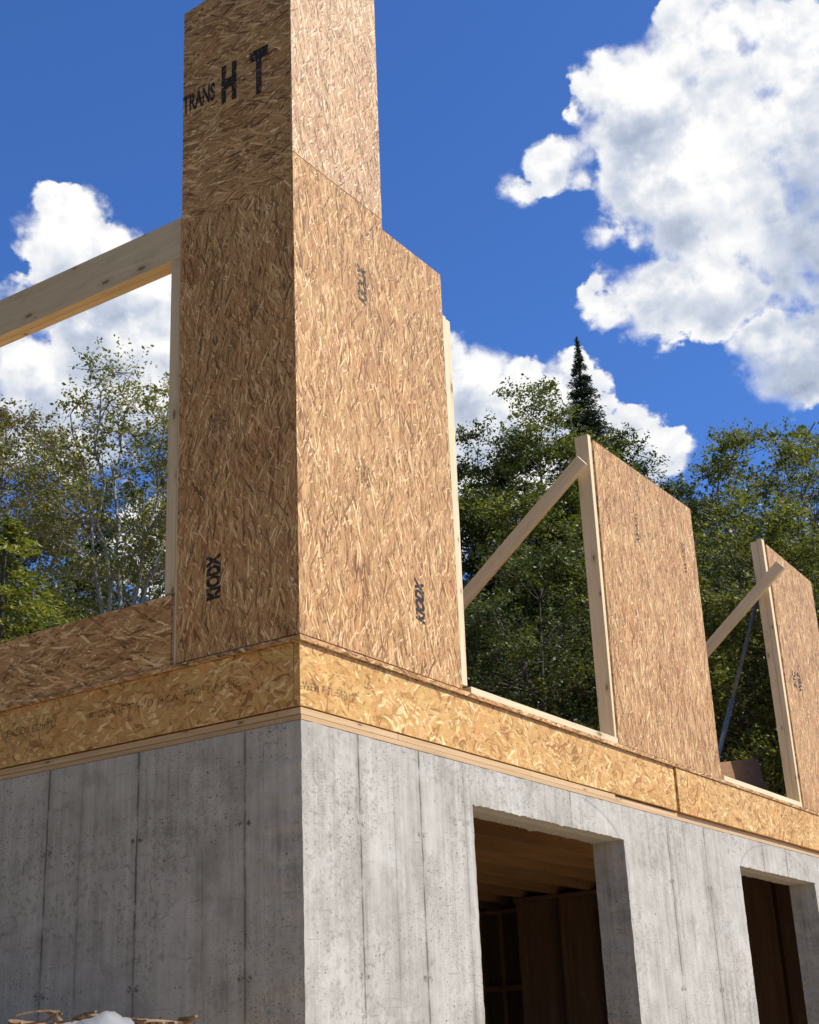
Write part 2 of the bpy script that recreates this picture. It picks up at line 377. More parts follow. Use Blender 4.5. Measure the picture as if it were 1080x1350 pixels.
# ------------------------------------------------------------------ setting: ground
def terrain():
    xs = np.concatenate([np.linspace(-70,-6,22), np.arange(-5.6,12.1,.2), np.linspace(13,110,40)])
    ys = np.concatenate([np.linspace(-70,-6,22), np.arange(-5.6,9.1,.2), np.linspace(10,110,40)])
    X, Y = np.meshgrid(xs, ys, indexing='ij')
    s = lambda v, a, b: (lambda t: t*t*(3-2*t))(np.clip((v-a)/(b-a), 0, 1))
    Z = np.full_like(X, -2.9)
    side = 1.55*s(Y, -1.6, .9)*(1-s(X, -.02, .14))*s(X, -14, -3.2)
    dout = np.maximum(np.maximum(X-8.8, Y-5.2), 0)
    Z += side + 5.2*s(dout, 2, 20)
    nz = np.array([mnoise.fractal(Vector((x*.9, y*.9, 0)), 1., 2., 4) for x, y in zip(X.ravel(), Y.ravel())]).reshape(X.shape)
    inside = (X > -.05) & (X < 8.8) & (Y > -.05) & (Y < 5.2)
    Z = np.where(inside, -3.0, Z + .09*nz)
    n, k = X.shape
    v = np.stack([X.ravel(), Y.ravel(), Z.ravel()], 1)
    idx = np.arange(n*k).reshape(n, k)
    f = np.stack([idx[:-1,:-1].ravel(), idx[1:,:-1].ravel(), idx[1:,1:].ravel(), idx[:-1,1:].ravel()], 1)
    me = bpy.data.meshes.new('ground'); me.from_pydata(v.tolist(), [], f.tolist())
    me.polygons.foreach_set('use_smooth', [True]*len(me.polygons))
    return tag(link('ground', me, M_ground), kind='structure'), (lambda x, y: float(Z[np.abs(xs-x).argmin(), np.abs(ys-y).argmin()]))
_, ground_z = terrain()

# ------------------------------------------------------------------ concrete foundation
HX, HY = 8.6, 5.0          # house plan
OPEN = [(1.335, 3.003, -.191, -.196), (4.79, 6.312, -.198, -.20)]
def foundation():
    root = empty('concrete_foundation', (0,0,-2.9), 'grey poured concrete basement wall with two doorways, under the wooden rim', 'foundation')
    rs = random.Random(3); T = .20
    def run(p, q, step, amp):
        """points from p towards q (q left out) with a ragged cast edge"""
        n = max(1, int((Vector(q)-Vector(p)).length/step)); o = []
        for i in range(n):
            t = i/n; a = 0 if i == 0 else amp
            o.append((p[0]+(q[0]-p[0])*t + rs.uniform(-a,a), p[1]+(q[1]-p[1])*t + (rs.uniform(-a,a)*(1 if rs.random()<.88 else 3.2))))
        return o
    B = -3.2
    pts = []
    cur = (0.0, B)
    for x0, x1, za, zb in OPEN:
        pts += run(cur, (x0, B), 9, 0) if cur[0] != 0 else [cur]
        pts += run((x0, B), (x0, za), .03, .0028)
        pts += run((x0, za), (x1, zb), .017, .0026)
        pts += run((x1, zb), (x1, B), .03, .0028)
        cur = (x1, B)
    pts += [cur, (HX, B), (HX, 0.0)]
    pts += run((HX, 0.0), (0.0, 0.0), .05, .0012)
    pts += run((0., 0.), (0., B), .03, .0022)
    bm = bmesh.new()
    fv = [bm.verts.new((x, 0, z)) for x, z in pts]
    bk = []
    for x, z in pts:                             # the inner edge is ragged in its own way
        bk.append(bm.verts.new((x + rs.uniform(-.002,.002), T, z + rs.uniform(-.003,.003))))
    bm.faces.new(fv); bm.faces.new(bk[::-1])
    n = len(pts)
    for i in range(n):
        j = (i+1) % n; bm.faces.new((fv[j], fv[i], bk[i], bk[j]))
    bm.normal_update()
    bmesh.ops.triangulate(bm, faces=[f for f in bm.faces if len(f.verts) > 4], ngon_method='EAR_CLIP')
    o = finish(bm, 'doorway_wall', M_conc, root)
    # the side wall in the shade, plain, and the two walls that close the basement behind
    bm = bmesh.new()
    top = [(0.0, T+.001)] ; yy = T+.001
    box(bm, (0.0, T+.001, B), (T, HY, 0.0))
    finish(bm, 'side_wall', M_conc, root)
    bm = bmesh.new(); box(bm, (T+.001, HY-T, B), (HX, HY, 0.)); box(bm, (HX-T, T+.001, B), (HX, HY-T-.001, 0.))
    finish(bm, 'rear_wall', M_conc, root)
    return root
foundation()
tag(box_obj('basement_floor', (.21,.21,-2.75), (HX-.21,HY-.21,-2.65), M_floor), kind='structure')

# ------------------------------------------------------------------ sill plates, rim boards, deck
ZR, ZS = .060, .363
G = 'sill plates on the concrete'
def sill(name, a, b, mat, label, along, bevel=.002):
    o = box_obj(name, a, b, mat, None, Vector(along), bevel); return tag(o, label, 'sill plate', G)
sill('sill_plate', (.003,.001,.003), (HX,.139,.0245), M_seal, 'thin orange lower sill strip lying straight on the sunlit concrete wall top', (1,0,0))
sill('sill_plate', (.004,.141,.003), (.139,HY,.0245), M_seal, 'thin orange lower sill strip on the shaded concrete wall top', (0,1,0))
sill('sill_plate', (.004,.004,.027), (.72,.139,.0555), M_sill, 'pale upper sill board nearest the sunlit house corner', (1,0,0))
sill('sill_plate', (.724,.0055,.027), (2.955,.139,.0555), M_sill, 'long pale upper sill board running above the large doorway', (1,0,0))
sill('sill_plate', (2.965,.019,.027), (6.11,.139,.054), M_sill, 'set-back upper sill board between the two doorways', (1,0,0))
sill('sill_plate', (6.12,.026,.027), (HX,.139,.053), M_sill, 'set-back upper sill board beyond the small doorway, at the far right', (1,0,0))
sill('sill_plate', (.0065,.141,.027), (.139,HY,.0555), M_sill, 'brown upper sill board along the shaded side of the house', (0,1,0))
def rim(a, b, label, along):
    o = box_obj('rim_board', a, b, M_rim, None, Vector(along) if False else None, .0015)
    return tag(o, label, 'rim board', 'rim boards round the floor')
RIM_R1 = rim((.004,.005,ZR+.003), (3.846,.037,ZS-.0235), 'long golden strand-lumber rim board with a broad sunlit face, ending at the corner', (1,0,0))
RIM_R2 = rim((3.872,-.003,ZR-.001), (HX,.038,ZS-.0235), 'sunlit golden rim board right of the vertical joint', (1,0,0))
RIM_L = rim((.004,.040,ZR+.003), (.036,HY,ZS-.0235), 'shaded brown rim board with faint printed writing on its face', (0,1,0))
d = box_obj('subfloor_deck', (-.010,-.010,ZS-.022), (HX,HY,ZS), M_osb_h, None, None, .0015)
tag(d, 'thin wooden subfloor deck whose edge projects above the rim boards', 'floor deck')

o = box_obj('rim_board', (.045,HY-.042,ZR+.001), (HX-.04,HY-.004,ZS-.0235), M_rim); tag(o, 'rim board at the back of the basement ceiling, dark, seen from inside', 'rim board', 'rim boards round the floor')
o = box_obj('sill_plate', (.15,HY-.14,.003), (HX-.005,HY-.004,.058), M_sill); tag(o, 'sill board on the rear concrete wall deep inside the basement', 'sill plate', G)
o = box_obj('rim_board', (HX-.042,.045,ZR+.001), (HX-.005,HY-.045,ZS-.0235), M_rim); tag(o, 'rim board closing the far end of the floor, beyond the small doorway', 'rim board', 'rim boards round the floor')
o = box_obj('sill_plate', (HX-.14,.142,.003), (HX-.006,HY-.142,.058), M_sill); tag(o, 'sill board on the far end concrete wall beyond the small doorway', 'sill plate', G)
# floor joists seen through the doorways
k = 0
for i in range(14):
    y = .30 + .36*i
    if y > HY-.12: break
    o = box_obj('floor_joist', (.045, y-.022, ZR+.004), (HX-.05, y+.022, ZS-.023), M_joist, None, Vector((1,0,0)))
    tag(o, 'brown floor joist in the dark basement ceiling seen through the large doorway', 'joist', 'floor joists over the basement')

# interior partition of studs and sheathing, dimly seen through the doorways
pt = empty('basement_partition', (7.4,1.7,-2.65), 'dark wooden partition wall standing inside the basement behind the doorways', 'partition wall')
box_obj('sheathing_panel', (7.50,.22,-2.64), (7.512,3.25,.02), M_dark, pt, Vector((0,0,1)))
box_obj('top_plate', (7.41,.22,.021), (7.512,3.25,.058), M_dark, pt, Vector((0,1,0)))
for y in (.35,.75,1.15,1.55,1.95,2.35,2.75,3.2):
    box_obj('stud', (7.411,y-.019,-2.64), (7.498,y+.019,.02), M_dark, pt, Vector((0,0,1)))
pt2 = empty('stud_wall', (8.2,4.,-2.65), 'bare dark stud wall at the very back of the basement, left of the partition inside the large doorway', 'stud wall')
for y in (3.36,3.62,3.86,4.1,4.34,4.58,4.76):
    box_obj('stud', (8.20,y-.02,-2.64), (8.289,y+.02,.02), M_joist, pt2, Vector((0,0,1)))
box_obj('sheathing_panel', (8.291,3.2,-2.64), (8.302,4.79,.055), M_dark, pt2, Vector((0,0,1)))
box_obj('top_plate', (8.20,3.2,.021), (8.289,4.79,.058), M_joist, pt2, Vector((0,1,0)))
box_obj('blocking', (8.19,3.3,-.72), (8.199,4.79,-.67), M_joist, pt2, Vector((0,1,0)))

# ------------------------------------------------------------------ corner tower
TH = .011
tower = empty('corner_tower', (0,0,ZS), 'tall tower of strand board at the house corner, one face sunlit and one in shade', 'framed tower')
YL = .703                       # left width
ZJ = 2.803
# sunlit face
hexa_obj('sheathing_panel', [(0,0,ZS+.002),(1.308,0,ZS+.002),(1.308,TH,ZS+.002),(0,TH,ZS+.002),(0,0,ZJ),(1.318,0,2.752),(1.318,TH,2.752),(0,TH,ZJ)], M_osb_v, tower) if False else None
def prism_xz(name, pts, y0, y1, mat, parent):
    bm = bmesh.new()
    a = [bm.verts.new((x,y0,z)) for x,z in pts]; b = [bm.verts.new((x,y1,z)) for x,z in pts]
    bm.faces.new(a); bm.faces.new(b[::-1]); n = len(pts)
    for i in range(n): bm.faces.new((a[(i+1)%n],a[i],b[i],b[(i+1)%n]))
    return finish(bm, name, mat, parent)
P_low = prism_xz('sheathing_panel', [(0,ZS+.011),(1.306,ZS+.010),(1.322,2.738),(.757,2.744),(.757,ZJ-.002),(0,ZJ-.002)], 0, TH, M_osb_v, tower)
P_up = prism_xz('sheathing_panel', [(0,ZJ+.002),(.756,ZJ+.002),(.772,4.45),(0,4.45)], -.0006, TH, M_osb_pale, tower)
# shaded face
L_low = hexa_obj('sheathing_panel', [(0,TH+.001,ZS+.009),(TH,TH+.001,ZS+.009),(TH,YL,ZS+.007),(0,YL,ZS+.007),(0,TH+.001,2.66),(TH,TH+.001,2.66),(TH,.715,2.66),(0,.715,2.66)], M_osb_v, tower)
L_up = hexa_obj('sheathing_panel', [(.0005,TH+.001,2.662),(TH,TH+.001,2.662),(TH,.715,2.662),(.0005,.715,2.662),(.0005,TH+.001,4.075),(TH,TH+.001,4.075),(TH,.726,4.005),(.0005,.726,4.005)], M_osb_h, tower)
L_up['label'] = 'upper shaded panel stamped with large black letters'
# framing
box_obj('stud', (.0125,.0125,ZS+.003), (.05,.15,4.0), M_spf, tower, Vector((0,0,1)))
box_obj('stud', (.70,.0125,2.9), (.738,.15,4.4), M_spf, tower, Vector((0,0,1)))
box_obj('stud', (.0125,.66,ZS+.003), (.15,.6985,3.98), M_spf, tower, Vector((0,0,1)))
def lean_stud(name, x0b, x1b, x0t, x1t, y0, y1, z0, z1, parent, mat=None):
    return hexa_obj(name, [(x0b,y0,z0),(x1b,y0,z0),(x1b,y1,z0),(x0b,y1,z0),(x0t,y0,z1),(x1t,y0,z1),(x1t,y1,z1),(x0t,y1,z1)], mat or M_spf, parent, Vector((0,0,1)), .002)
lean_stud('stud', 1.285,1.336,1.33,1.376, .0135,.15, ZS+.041,2.50, tower)
lean_stud('stud', 1.338,1.384,1.378,1.425, .017,.155, ZS+.041,2.492, tower)
st = box_obj('stud', (.0125,.7005,ZS+.003), (.10,.7275,2.73), M_spf, tower, Vector((0,0,1)), .0015)
ps = box_obj('stud', (.0125,.7295,.715), (.10,.791,2.486), M_beam, tower, Vector((0,0,1)), .002)

# header beam over the wide left opening
hb = empty('header_beam', (.06,2.,2.486), 'long thick grey-brown timber beam spanning the left opening from the tower', 'beam')
box_obj('beam_ply', (.0125,.7295,2.489), (.057,4.2,2.724), M_beam, hb, Vector((0,1,0)), .003)
box_obj('beam_ply', (.0585,.7295,2.489), (.103,4.2,2.722), M_beam, hb, Vector((0,1,0)), .003)
# low wall below it
lw = empty('low_wall', (.05,2.5,ZS), 'low strand-board wall beneath the left opening with trees behind it', 'low wall')
hexa_obj('sheathing_panel', [(0,.735,ZS+.003),(TH,.735,ZS+.003),(TH,4.3,ZS+.003),(0,4.3,ZS+.003),(0,.735,.701),(TH,.735,.701),(TH,4.3,.700),(0,4.3,.700)], M_osb_h, lw)
box_obj('bottom_plate', (.0125,.735,ZS+.001), (.15,4.3,ZS+.038), M_spf, lw, Vector((0,1,0)), .002)
box_obj('top_plate', (.0125,.735,.66), (.15,4.3,.697), M_spf, lw, Vector((0,1,0)), .002)
for y in (1.1,1.5,1.9,2.3,2.7,3.1,3.5,3.9,4.25):
    pass
box_obj('stud', (.0125,4.2,ZS+.04), (.15,4.24,.658), M_spf, lw, Vector((0,0,1)), .002)
box_obj('stud', (.0125,.733,ZS+.04), (.15,.771,.658), M_spf, lw, Vector((0,0,1)), .002)
box_obj('stud', (.13,.7005,ZS+.003), (.16,.731,.70), M_spf, tower, Vector((0,0,1)))
post = box_obj('wooden_post', (.0125,4.05,.70), (.10,4.14,2.487), M_beam, None, Vector((0,0,1)), .002)
tag(post, 'timber post carrying the far end of the long beam, beyond the left opening', 'post')

# ------------------------------------------------------------------ wall segments along the sunlit side
PG = 'bottom plates along the sunlit floor edge'
for x0, x1, lab in ((1.386,3.052,'pale bottom plate across the first opening, between the tower and the middle wall panel'),
                    (4.70,6.28,'pale bottom plate across the second opening, right of the middle wall panel')):
    o = box_obj('bottom_plate', (x0,-.002,ZS+.001), (x1,.138,ZS+.037), M_spf, None, Vector((1,0,0)), .002)
    tag(o, lab, 'bottom plate', PG)
def wall_seg(x0b, x1b, x0t, x1t, zt0, zt1, label, double):
    r = empty('wall_panel', ((x0b+x1b)/2, .07, ZS), label, 'wall panel', 'framed wall panels along the sunlit side')
    s = prism_xz('sheathing_panel', [(x0b,ZS+.008),(x1b,ZS+.005),(x1t,zt1),(x0t,zt0)], 0, TH, M_osb_v, r)
    zt = zt0 + .028
    if double:
        lean_stud('stud', x0b-.042,x0b+.012,x0t-.066,x0t-.008, .0125,.052, ZS+.001, zt+.01, r)
        lean_stud('stud', x0b-.040,x0b+.010,x0t-.063,x0t-.012, .054,.112, ZS+.001, zt-.002, r)
    else:
        lean_stud('stud', x0b-.028,x0b+.012,x0t-.052,x0t-.012, .0125,.106, ZS+.038, zt, r)
        lean_stud('stud', x0b-.004+.018,x0b+.05,x0t-.010,x0t+.028, .0125,.106, ZS+.038, zt-.04, r)
    lean_stud('stud', x1b-.012,x1b+.034,x1t-.012,x1t+.030, .0125,.106, ZS+.001, zt1+.006, r)
    box_obj('bottom_plate', (x0b+.02,.0125,ZS+.001), (x1b-.016,.138,ZS+.0365), M_spf, r, Vector((1,0,0)))
    return r, s
W2, W2s = wall_seg(3.071,4.655,3.122,4.690,2.362,2.358, 'middle sunlit strand-board wall panel standing alone between two openings', False)
W3, W3s = wall_seg(6.324,7.445,6.318,7.41,2.536,2.485, 'strand-board wall panel at the right edge of the photo', True)
# continuing bottom plate past the last panel
o = box_obj('bottom_plate', (7.49,-.002,ZS+.001), (HX,.138,ZS+.037), M_spf, None, Vector((1,0,0)), .002); tag(o, 'pale bottom plate beyond the last wall panel at the house end', 'bottom plate', PG)

# braces nailed to the studs, running back to the deck
def brace(x, ya, za, yb, zb, label):
    """ya, za = upper end; slopes down and back into the house until it meets the deck"""
    d = Vector((0, yb-ya, zb-za)).normalized()
    L = (za - ZS - .05)/-d.z
    p = Vector((x, ya, za)); q = p + d*L
    o = board('brace', p, q, .089, .038, (0,.6,.8), M_spf)
    return tag(o, label, 'brace', 'slanting braces behind the walls')
brace(3.008, .035, 2.19, .965, 1.468, 'slanting pale timber brace nailed near the top of the middle wall panel')
brace(6.214, -.130, 2.300, .567, 1.735, 'slanting pale timber brace poking out past the top of the right wall panel')
# metal prop and scrap plywood in the second opening
pole = empty('metal_pole', (6.25,.4,ZS), 'thin dark metal pole leaning steeply inside the second opening', 'pole')
def tube(name, p, q, r, mat, parent, seg=12):
    p, q = Vector(p), Vector(q); d = (q-p).normalized(); a = d.orthogonal().normalized(); b = d.cross(a)
    bm = bmesh.new(); ring = []
    for e in (p, q): ring.append([bm.verts.new(e + (a*math.cos(2*math.pi*i/seg)+b*math.sin(2*math.pi*i/seg))*r) for i in range(seg)])
    for i in range(seg): bm.faces.new((ring[0][i], ring[0][(i+1)%seg], ring[1][(i+1)%seg], ring[1][i]))
    bm.faces.new(ring[0][::-1]); bm.faces.new(ring[1])
    return finish(bm, name, mat, parent, d, 0, True)
tube('outer_tube', (6.53,.19,2.20), (6.29,.45,1.30), .016, M_steel, pole)
tube('inner_tube', (6.29,.45,1.30), (6.045,.715,.385), .020, M_steel, pole)
box_obj('foot_plate', (5.98,.66,ZS+.001), (6.11,.77,ZS+.012), M_steel, pole)
sc_ = empty('plywood_offcut', (6.2,.45,ZS), 'brown plywood offcut standing tilted on the deck in the second opening', 'offcut')
hexa_obj('sheet', [(5.1,.44,ZS+.002),(6.74,.40,ZS+.002),(6.75,.415,ZS+.002),(5.1,.455,ZS+.002),(5.1,.47,.585),(6.70,.45,.872),(6.71,.465,.872),(5.1,.485,.585)], M_scrap, sc_, Vector((1,0,.2)))
board('batten', (5.1,.427,.47), (6.73,.405,.635), .012, .02, (0,0,1), M_scrap, sc_, .002)

# ------------------------------------------------------------------ printing on the boards
def stamp(txt, origin, xdir, ydir, size, parent, mat=None, wide=1., shear=0., bold=.0, name='printed_stamp', space=1.):
    cu = bpy.data.curves.new('t', 'FONT'); cu.body = txt; cu.size = 1.; cu.shear = shear; cu.offset = bold; cu.space_character = space
    ob = bpy.data.objects.new('t', cu); COL.objects.link(ob)
    dg = bpy.context.evaluated_depsgraph_get(); dg.update()
    me = bpy.data.meshes.new_from_object(ob.evaluated_get(dg)); bpy.data.objects.remove(ob)
    me.name = name
    X, Y, O = Vector(xdir), Vector(ydir), Vector(origin); Nn = X.cross(Y)
    for v in me.vertices:
        p = v.co.copy(); v.co = O + X*(p.x*size*wide) + Y*(p.y*size) + Nn*.0014
    me.materials.clear()
    return link(name, me, mat or M_ink, parent)
Lx, Up, Rx = (0,-1,0), (0,0,1), (1,0,0)
def child(panel):    # stamps sit one level under the panel
    return panel
def stamp_on(panel, *a, **k):
    o = stamp(*a, None, **k); o.parent = panel
    o.matrix_parent_inverse = panel.matrix_world.inverted() if False else Matrix.Identity(4)
    # the panel keeps its mesh in world coordinates, its parent's inverse cancels out
    return o
bpy.context.view_layer.update()
def words(panel, txt, origin, xdir, ydir, size, wide=1., gap=.45, **k):
    """one stamp per printed word, set one after another"""
    O, X = Vector(origin), Vector(xdir)
    for w in txt.split():
        o = stamp_on(panel, w, O, xdir, ydir, size, wide=wide, **k)
        L = max((v.co - O).dot(X) for v in o.data.vertices)
        O = O + X*(L + gap*size*wide)
stamp_on(L_up, 'TRANS', (0,.722,3.345), Lx, Up, .150, wide=.475, bold=.035)
stamp_on(L_up, 'H', (0,.458,3.30), Lx, Up, .30, wide=.48, bold=.06)
stamp_on(L_up, 'T', (0,.262,3.255), Lx, Up, .36, mat=M_ink, wide=.50, bold=.05)
stamp_on(L_low, 'KIODX', (0,.446,.622), Up, (0,1,0), .105, wide=.62, bold=.06)
for i, t in enumerate(('RATED-SHE', '32/16.7/16', 'EXPOSURE1', 'SIZED.FOR')):
    stamp_on(L_low, t, (0,.415+.026*i,1.44), Up, (0,1,0), .028, mat=M_ink_worn, wide=.72, bold=.02)
stamp_on(P_low, 'KIODX', (.985,0,.630), Up, (-1,0,0), .100, mat=M_ink, wide=.64, shear=.35, bold=.055)
stamp_on(P_low, 'KIODX', (.585,0,2.205), Up, (-1,0,0), .096, mat=M_ink_worn, wide=.66, shear=.35, bold=.06)
for i, t in enumerate(('RATED-SH', '32/16.7/1', 'EXPOSUR')):
    stamp_on(P_low, t, (.475+.045*i,0,1.215), Up, (-1,0,0), .045, mat=M_ink_faint, wide=.56, bold=.02)
stamp_on(W2s, 'AIHKRC', (3.692,0,1.795), Up, (-1,0,0), .066, mat=M_ink_worn, wide=1.02, shear=.3, bold=.035)
stamp_on(W2s, 'WVYLEZB', (4.478,0,1.795), Up, (-1,0,0), .062, mat=M_ink_worn, wide=.86, shear=.2, bold=.035)
stamp_on(W3s, '2-1C', (6.575,0,1.36), Up, (-1,0,0), .10, wide=.66, bold=.045)
stamp_on(W3s, 'WSLB', (6.695,0,1.35), Up, (-1,0,0), .10, wide=.62, bold=.045)
words(RIM_L, 'EXPOS.ED|ITU', (.004,1.80,.205), Lx, Up, .050, mat=M_ink_faint, wide=1.1, bold=.02)
words(RIM_L, 'R GRADE-TWI D ELCA TWP 2.dlm.dIE.,', (.004,1.24,.200), Lx, Up, .050, mat=M_ink_faint, wide=1.05, bold=.02)
words(RIM_R1, 'WEM RST 5EB11', (.02,.005,.135), (.999,0,.03), (-.03,0,.999), .050, mat=M_ink_faint, wide=1.0, bold=.012)

# ------------------------------------------------------------------ trees
def quads_mesh(name, V, tone, smooth=False):
    """V: (n,4,3) array of leaf quads"""
    n = len(V); me = bpy.data.meshes.new(name)
    me.vertices.add(n*4); me.vertices.foreach_set('co', V.reshape(-1).astype(np.float32))
    me.loops.add(n*4); me.loops.foreach_set('vertex_index', np.arange(n*4, dtype=np.int32))
    me.polygons.add(n); me.polygons.foreach_set('loop_start', np.arange(0, n*4, 4, dtype=np.int32))
    try: me.polygons.foreach_set('loop_total', np.full(n, 4, dtype=np.int32))
    except Exception: pass
    at = me.attributes.new('leaf_tone', 'FLOAT', 'FACE'); at.data.foreach_set('value', tone.astype(np.float32))
    me.update(calc_edges=True); me.validate(); return me
def leaf_quads(C, size, rng, up=.6, aspect=.55, D=None):
    n = len(C)
    nrm = rng.normal(size=(n,3)); nrm[:,2] = np.abs(nrm[:,2]) + up; nrm /= np.linalg.norm(nrm, axis=1, keepdims=True)
    a = rng.normal(size=(n,3)) if D is None else D + rng.normal(size=(n,3))*.25
    a -= nrm*(a*nrm).sum(1, keepdims=True); a /= np.linalg.norm(a, axis=1, keepdims=True)+1e-9
    b = np.cross(nrm, a); s = (size*rng.uniform(.6,1.35,n))[:,None]
    w = s*aspect
    return np.stack([C - a*s*.5, C + b*w*.5 + a*s*.05 - nrm*s*.08, C + a*s*.5, C - b*w*.5 + a*s*.05 - nrm*s*.08], 1)
def tubes(paths, seg=6):
    V = []; F = []
    for pts, rad in paths:
        base = len(V); pts = [Vector(p) for p in pts]
        for i, p in enumerate(pts):
            d = (pts[min(i+1,len(pts)-1)] - pts[max(i-1,0)]).normalized()
            a = d.orthogonal().normalized(); b = d.cross(a)
            for k in range(seg):
                t = 2*math.pi*k/seg; V.append(p + (a*math.cos(t) + b*math.sin(t))*rad[i])
        for i in range(len(pts)-1):
            for k in range(seg):
                F.append((base+i*seg+k, base+i*seg+(k+1)%seg, base+(i+1)*seg+(k+1)%seg, base+(i+1)*seg+k))
    return V, F
def bent(p, q, rng, n=6, sag=.12, r0=.05, r1=.012):
    p, q = np.array(p, float), np.array(q, float); L = np.linalg.norm(q-p)
    off = rng.normal(size=3)*sag*L*.5; off[2] = abs(off[2])*.6
    ts = np.linspace(0,1,n)
    pts = [p + (q-p)*t + off*math.sin(math.pi*t)*(1-.4*t) + rng.normal(size=3)*.018*L*(0<t<1) for t in ts]
    return pts, [r0 + (r1-r0)*t for t in ts]
TREES = 'trees behind the house'
def deciduous(name, x, y, ztop, profile, leafmat, label, seed, ncl=90, nleaf=260, size=.085, clr=.42, bark=None, stems=1, fork=None, lean=(0,0), up=.6, zbase=None, inner=.25, cat='tree', thin=1.):
    """profile: [(depth below the top in m, radius in m)...]; leaf clumps fill the envelope, limbs run to them"""
    rng = np.random.default_rng(seed); zg = ground_z(x, y) - .15
    root = empty(name, (x, y, zg), label, cat, TREES)
    pd = np.array([p[0] for p in profile]); pr = np.array([p[1] for p in profile])
    hmax = pd[-1]
    w = np.interp(np.linspace(0,hmax,200), pd, pr)**2 + .02
    cdf = np.cumsum(w)/w.sum()
    cen = []
    lob = rng.uniform(0, 6.28, 5)
    tries = 0
    while len(cen) < ncl and tries < ncl*30:
        tries += 1
        h = np.interp(rng.random(), cdf, np.linspace(0,hmax,200)); ph = rng.uniform(0,6.283)
        r = np.interp(h, pd, pr)*(1 + .22*math.sin(2*ph+lob[0]+h*.9) + .15*math.sin(3*ph+lob[1]-h*1.7))
        rr = r*math.sqrt(rng.uniform(inner,1.))
        c = np.array([x+lean[0]*(hmax-h)/hmax + rr*math.cos(ph), y+lean[1]*(hmax-h)/hmax + rr*math.sin(ph), ztop-h-.1])
        if all(np.linalg.norm(c-o) > clr*.62 for o in cen[-60:]): cen.append(c)
    cen = np.array(cen); n = len(cen)
    cs = rng.uniform(.6,1.25,n)*clr
    idx = rng.integers(0, n, n*nleaf); 
    g = rng.normal(size=(len(idx),3)); g /= (np.linalg.norm(g,axis=1,keepdims=True)+1e-9); g *= (rng.random((len(idx),1))**.5)
    # twig-like sprays inside each clump: pull leaves onto a few rays
    k = 9; rays = rng.normal(size=(n,k,3)); rays[:,:,2] *= .55; rays /= np.linalg.norm(rays,axis=2,keepdims=True)
    pick = rng.integers(0,k,len(idx)); ray = rays[idx,pick]
    t = rng.random((len(idx),1))**.7
    off = np.where(rng.random((len(idx),1)) < .72, ray*t*1.15 + g*.20, g*np.array([1,1,.75]))
    C = cen[idx] + off*cs[idx][:,None]
    V = leaf_quads(C, size, rng, up)
    clt = rng.random(n)
    tone = np.clip(.42*clt[idx] + .62*rng.random(len(idx))**1.3, 0, 1)
    crown = link('crown', quads_mesh('crown', V, tone), leafmat, root)
    # wood
    paths = []; bk = bark or M_barkd
    zc = ztop - hmax
    if fork is None: fork = max(zg+1., zc + hmax*.12)
    H = ztop - .9
    tops = []
    if stems == 1:
        pts = [np.array([x + lean[0]*max(0,(z_-zc))/hmax + .06*math.sin(z_*1.3+seed), y + lean[1]*max(0,(z_-zc))/hmax + .06*math.cos(z_*1.1+seed), z_]) for z_ in np.linspace(zg, H, 12)]
        rad = list(np.linspace(.13,.012,12)); paths.append((pts, rad)); tops = [(pts, rad)]
    else:
        paths.append(([np.array([x,y,zg]), np.array([x,y,fork])], [.14*thin,.11*thin]))
        for s in range(stems):
            a = 6.283*s/stems + seed; r = np.interp(hmax*.3, pd, pr)*.62
            e = np.array([x+r*math.cos(a), y+r*math.sin(a), ztop - hmax*rng.uniform(.12,.35)])
            pts, rad = bent((x,y,fork-.05), e, rng, 9, .10, .078*thin, .012); paths.append((pts, rad)); tops.append((pts, rad))
    for c in cen:
        pts, rad = tops[rng.integers(0,len(tops))] if stems == 1 else min(tops, key=lambda T: min(np.linalg.norm(p-c) + .3*(p[2] > c[2]) for p in T[0][3:]))
        cand = [i for i in range(2,len(pts)) if pts[i][2] < c[2] - .15*np.linalg.norm(pts[i][:2]-c[:2])]
        i = cand[-1] if cand else 1
        if stems == 1 and c[2] < pts[1][2]: i = 0
        paths.append(bent(pts[i], c, rng, 5, .14, max(.009, rad[i]*.36), .005))
        for j in range(3):
            e = c + rays[len(paths)%n, j]*clr*1.0
            paths.append(bent(c - (c-np.array(pts[i]))*.15, e, rng, 3, .1, .008, .003))
    Vt, Ft = tubes(paths, 5)
    me = bpy.data.meshes.new('trunk'); me.from_pydata([tuple(v) for v in Vt], [], Ft)
    me.polygons.foreach_set('use_smooth', [True]*len(me.polygons))
    link('trunk', me, bk, root)
    return root
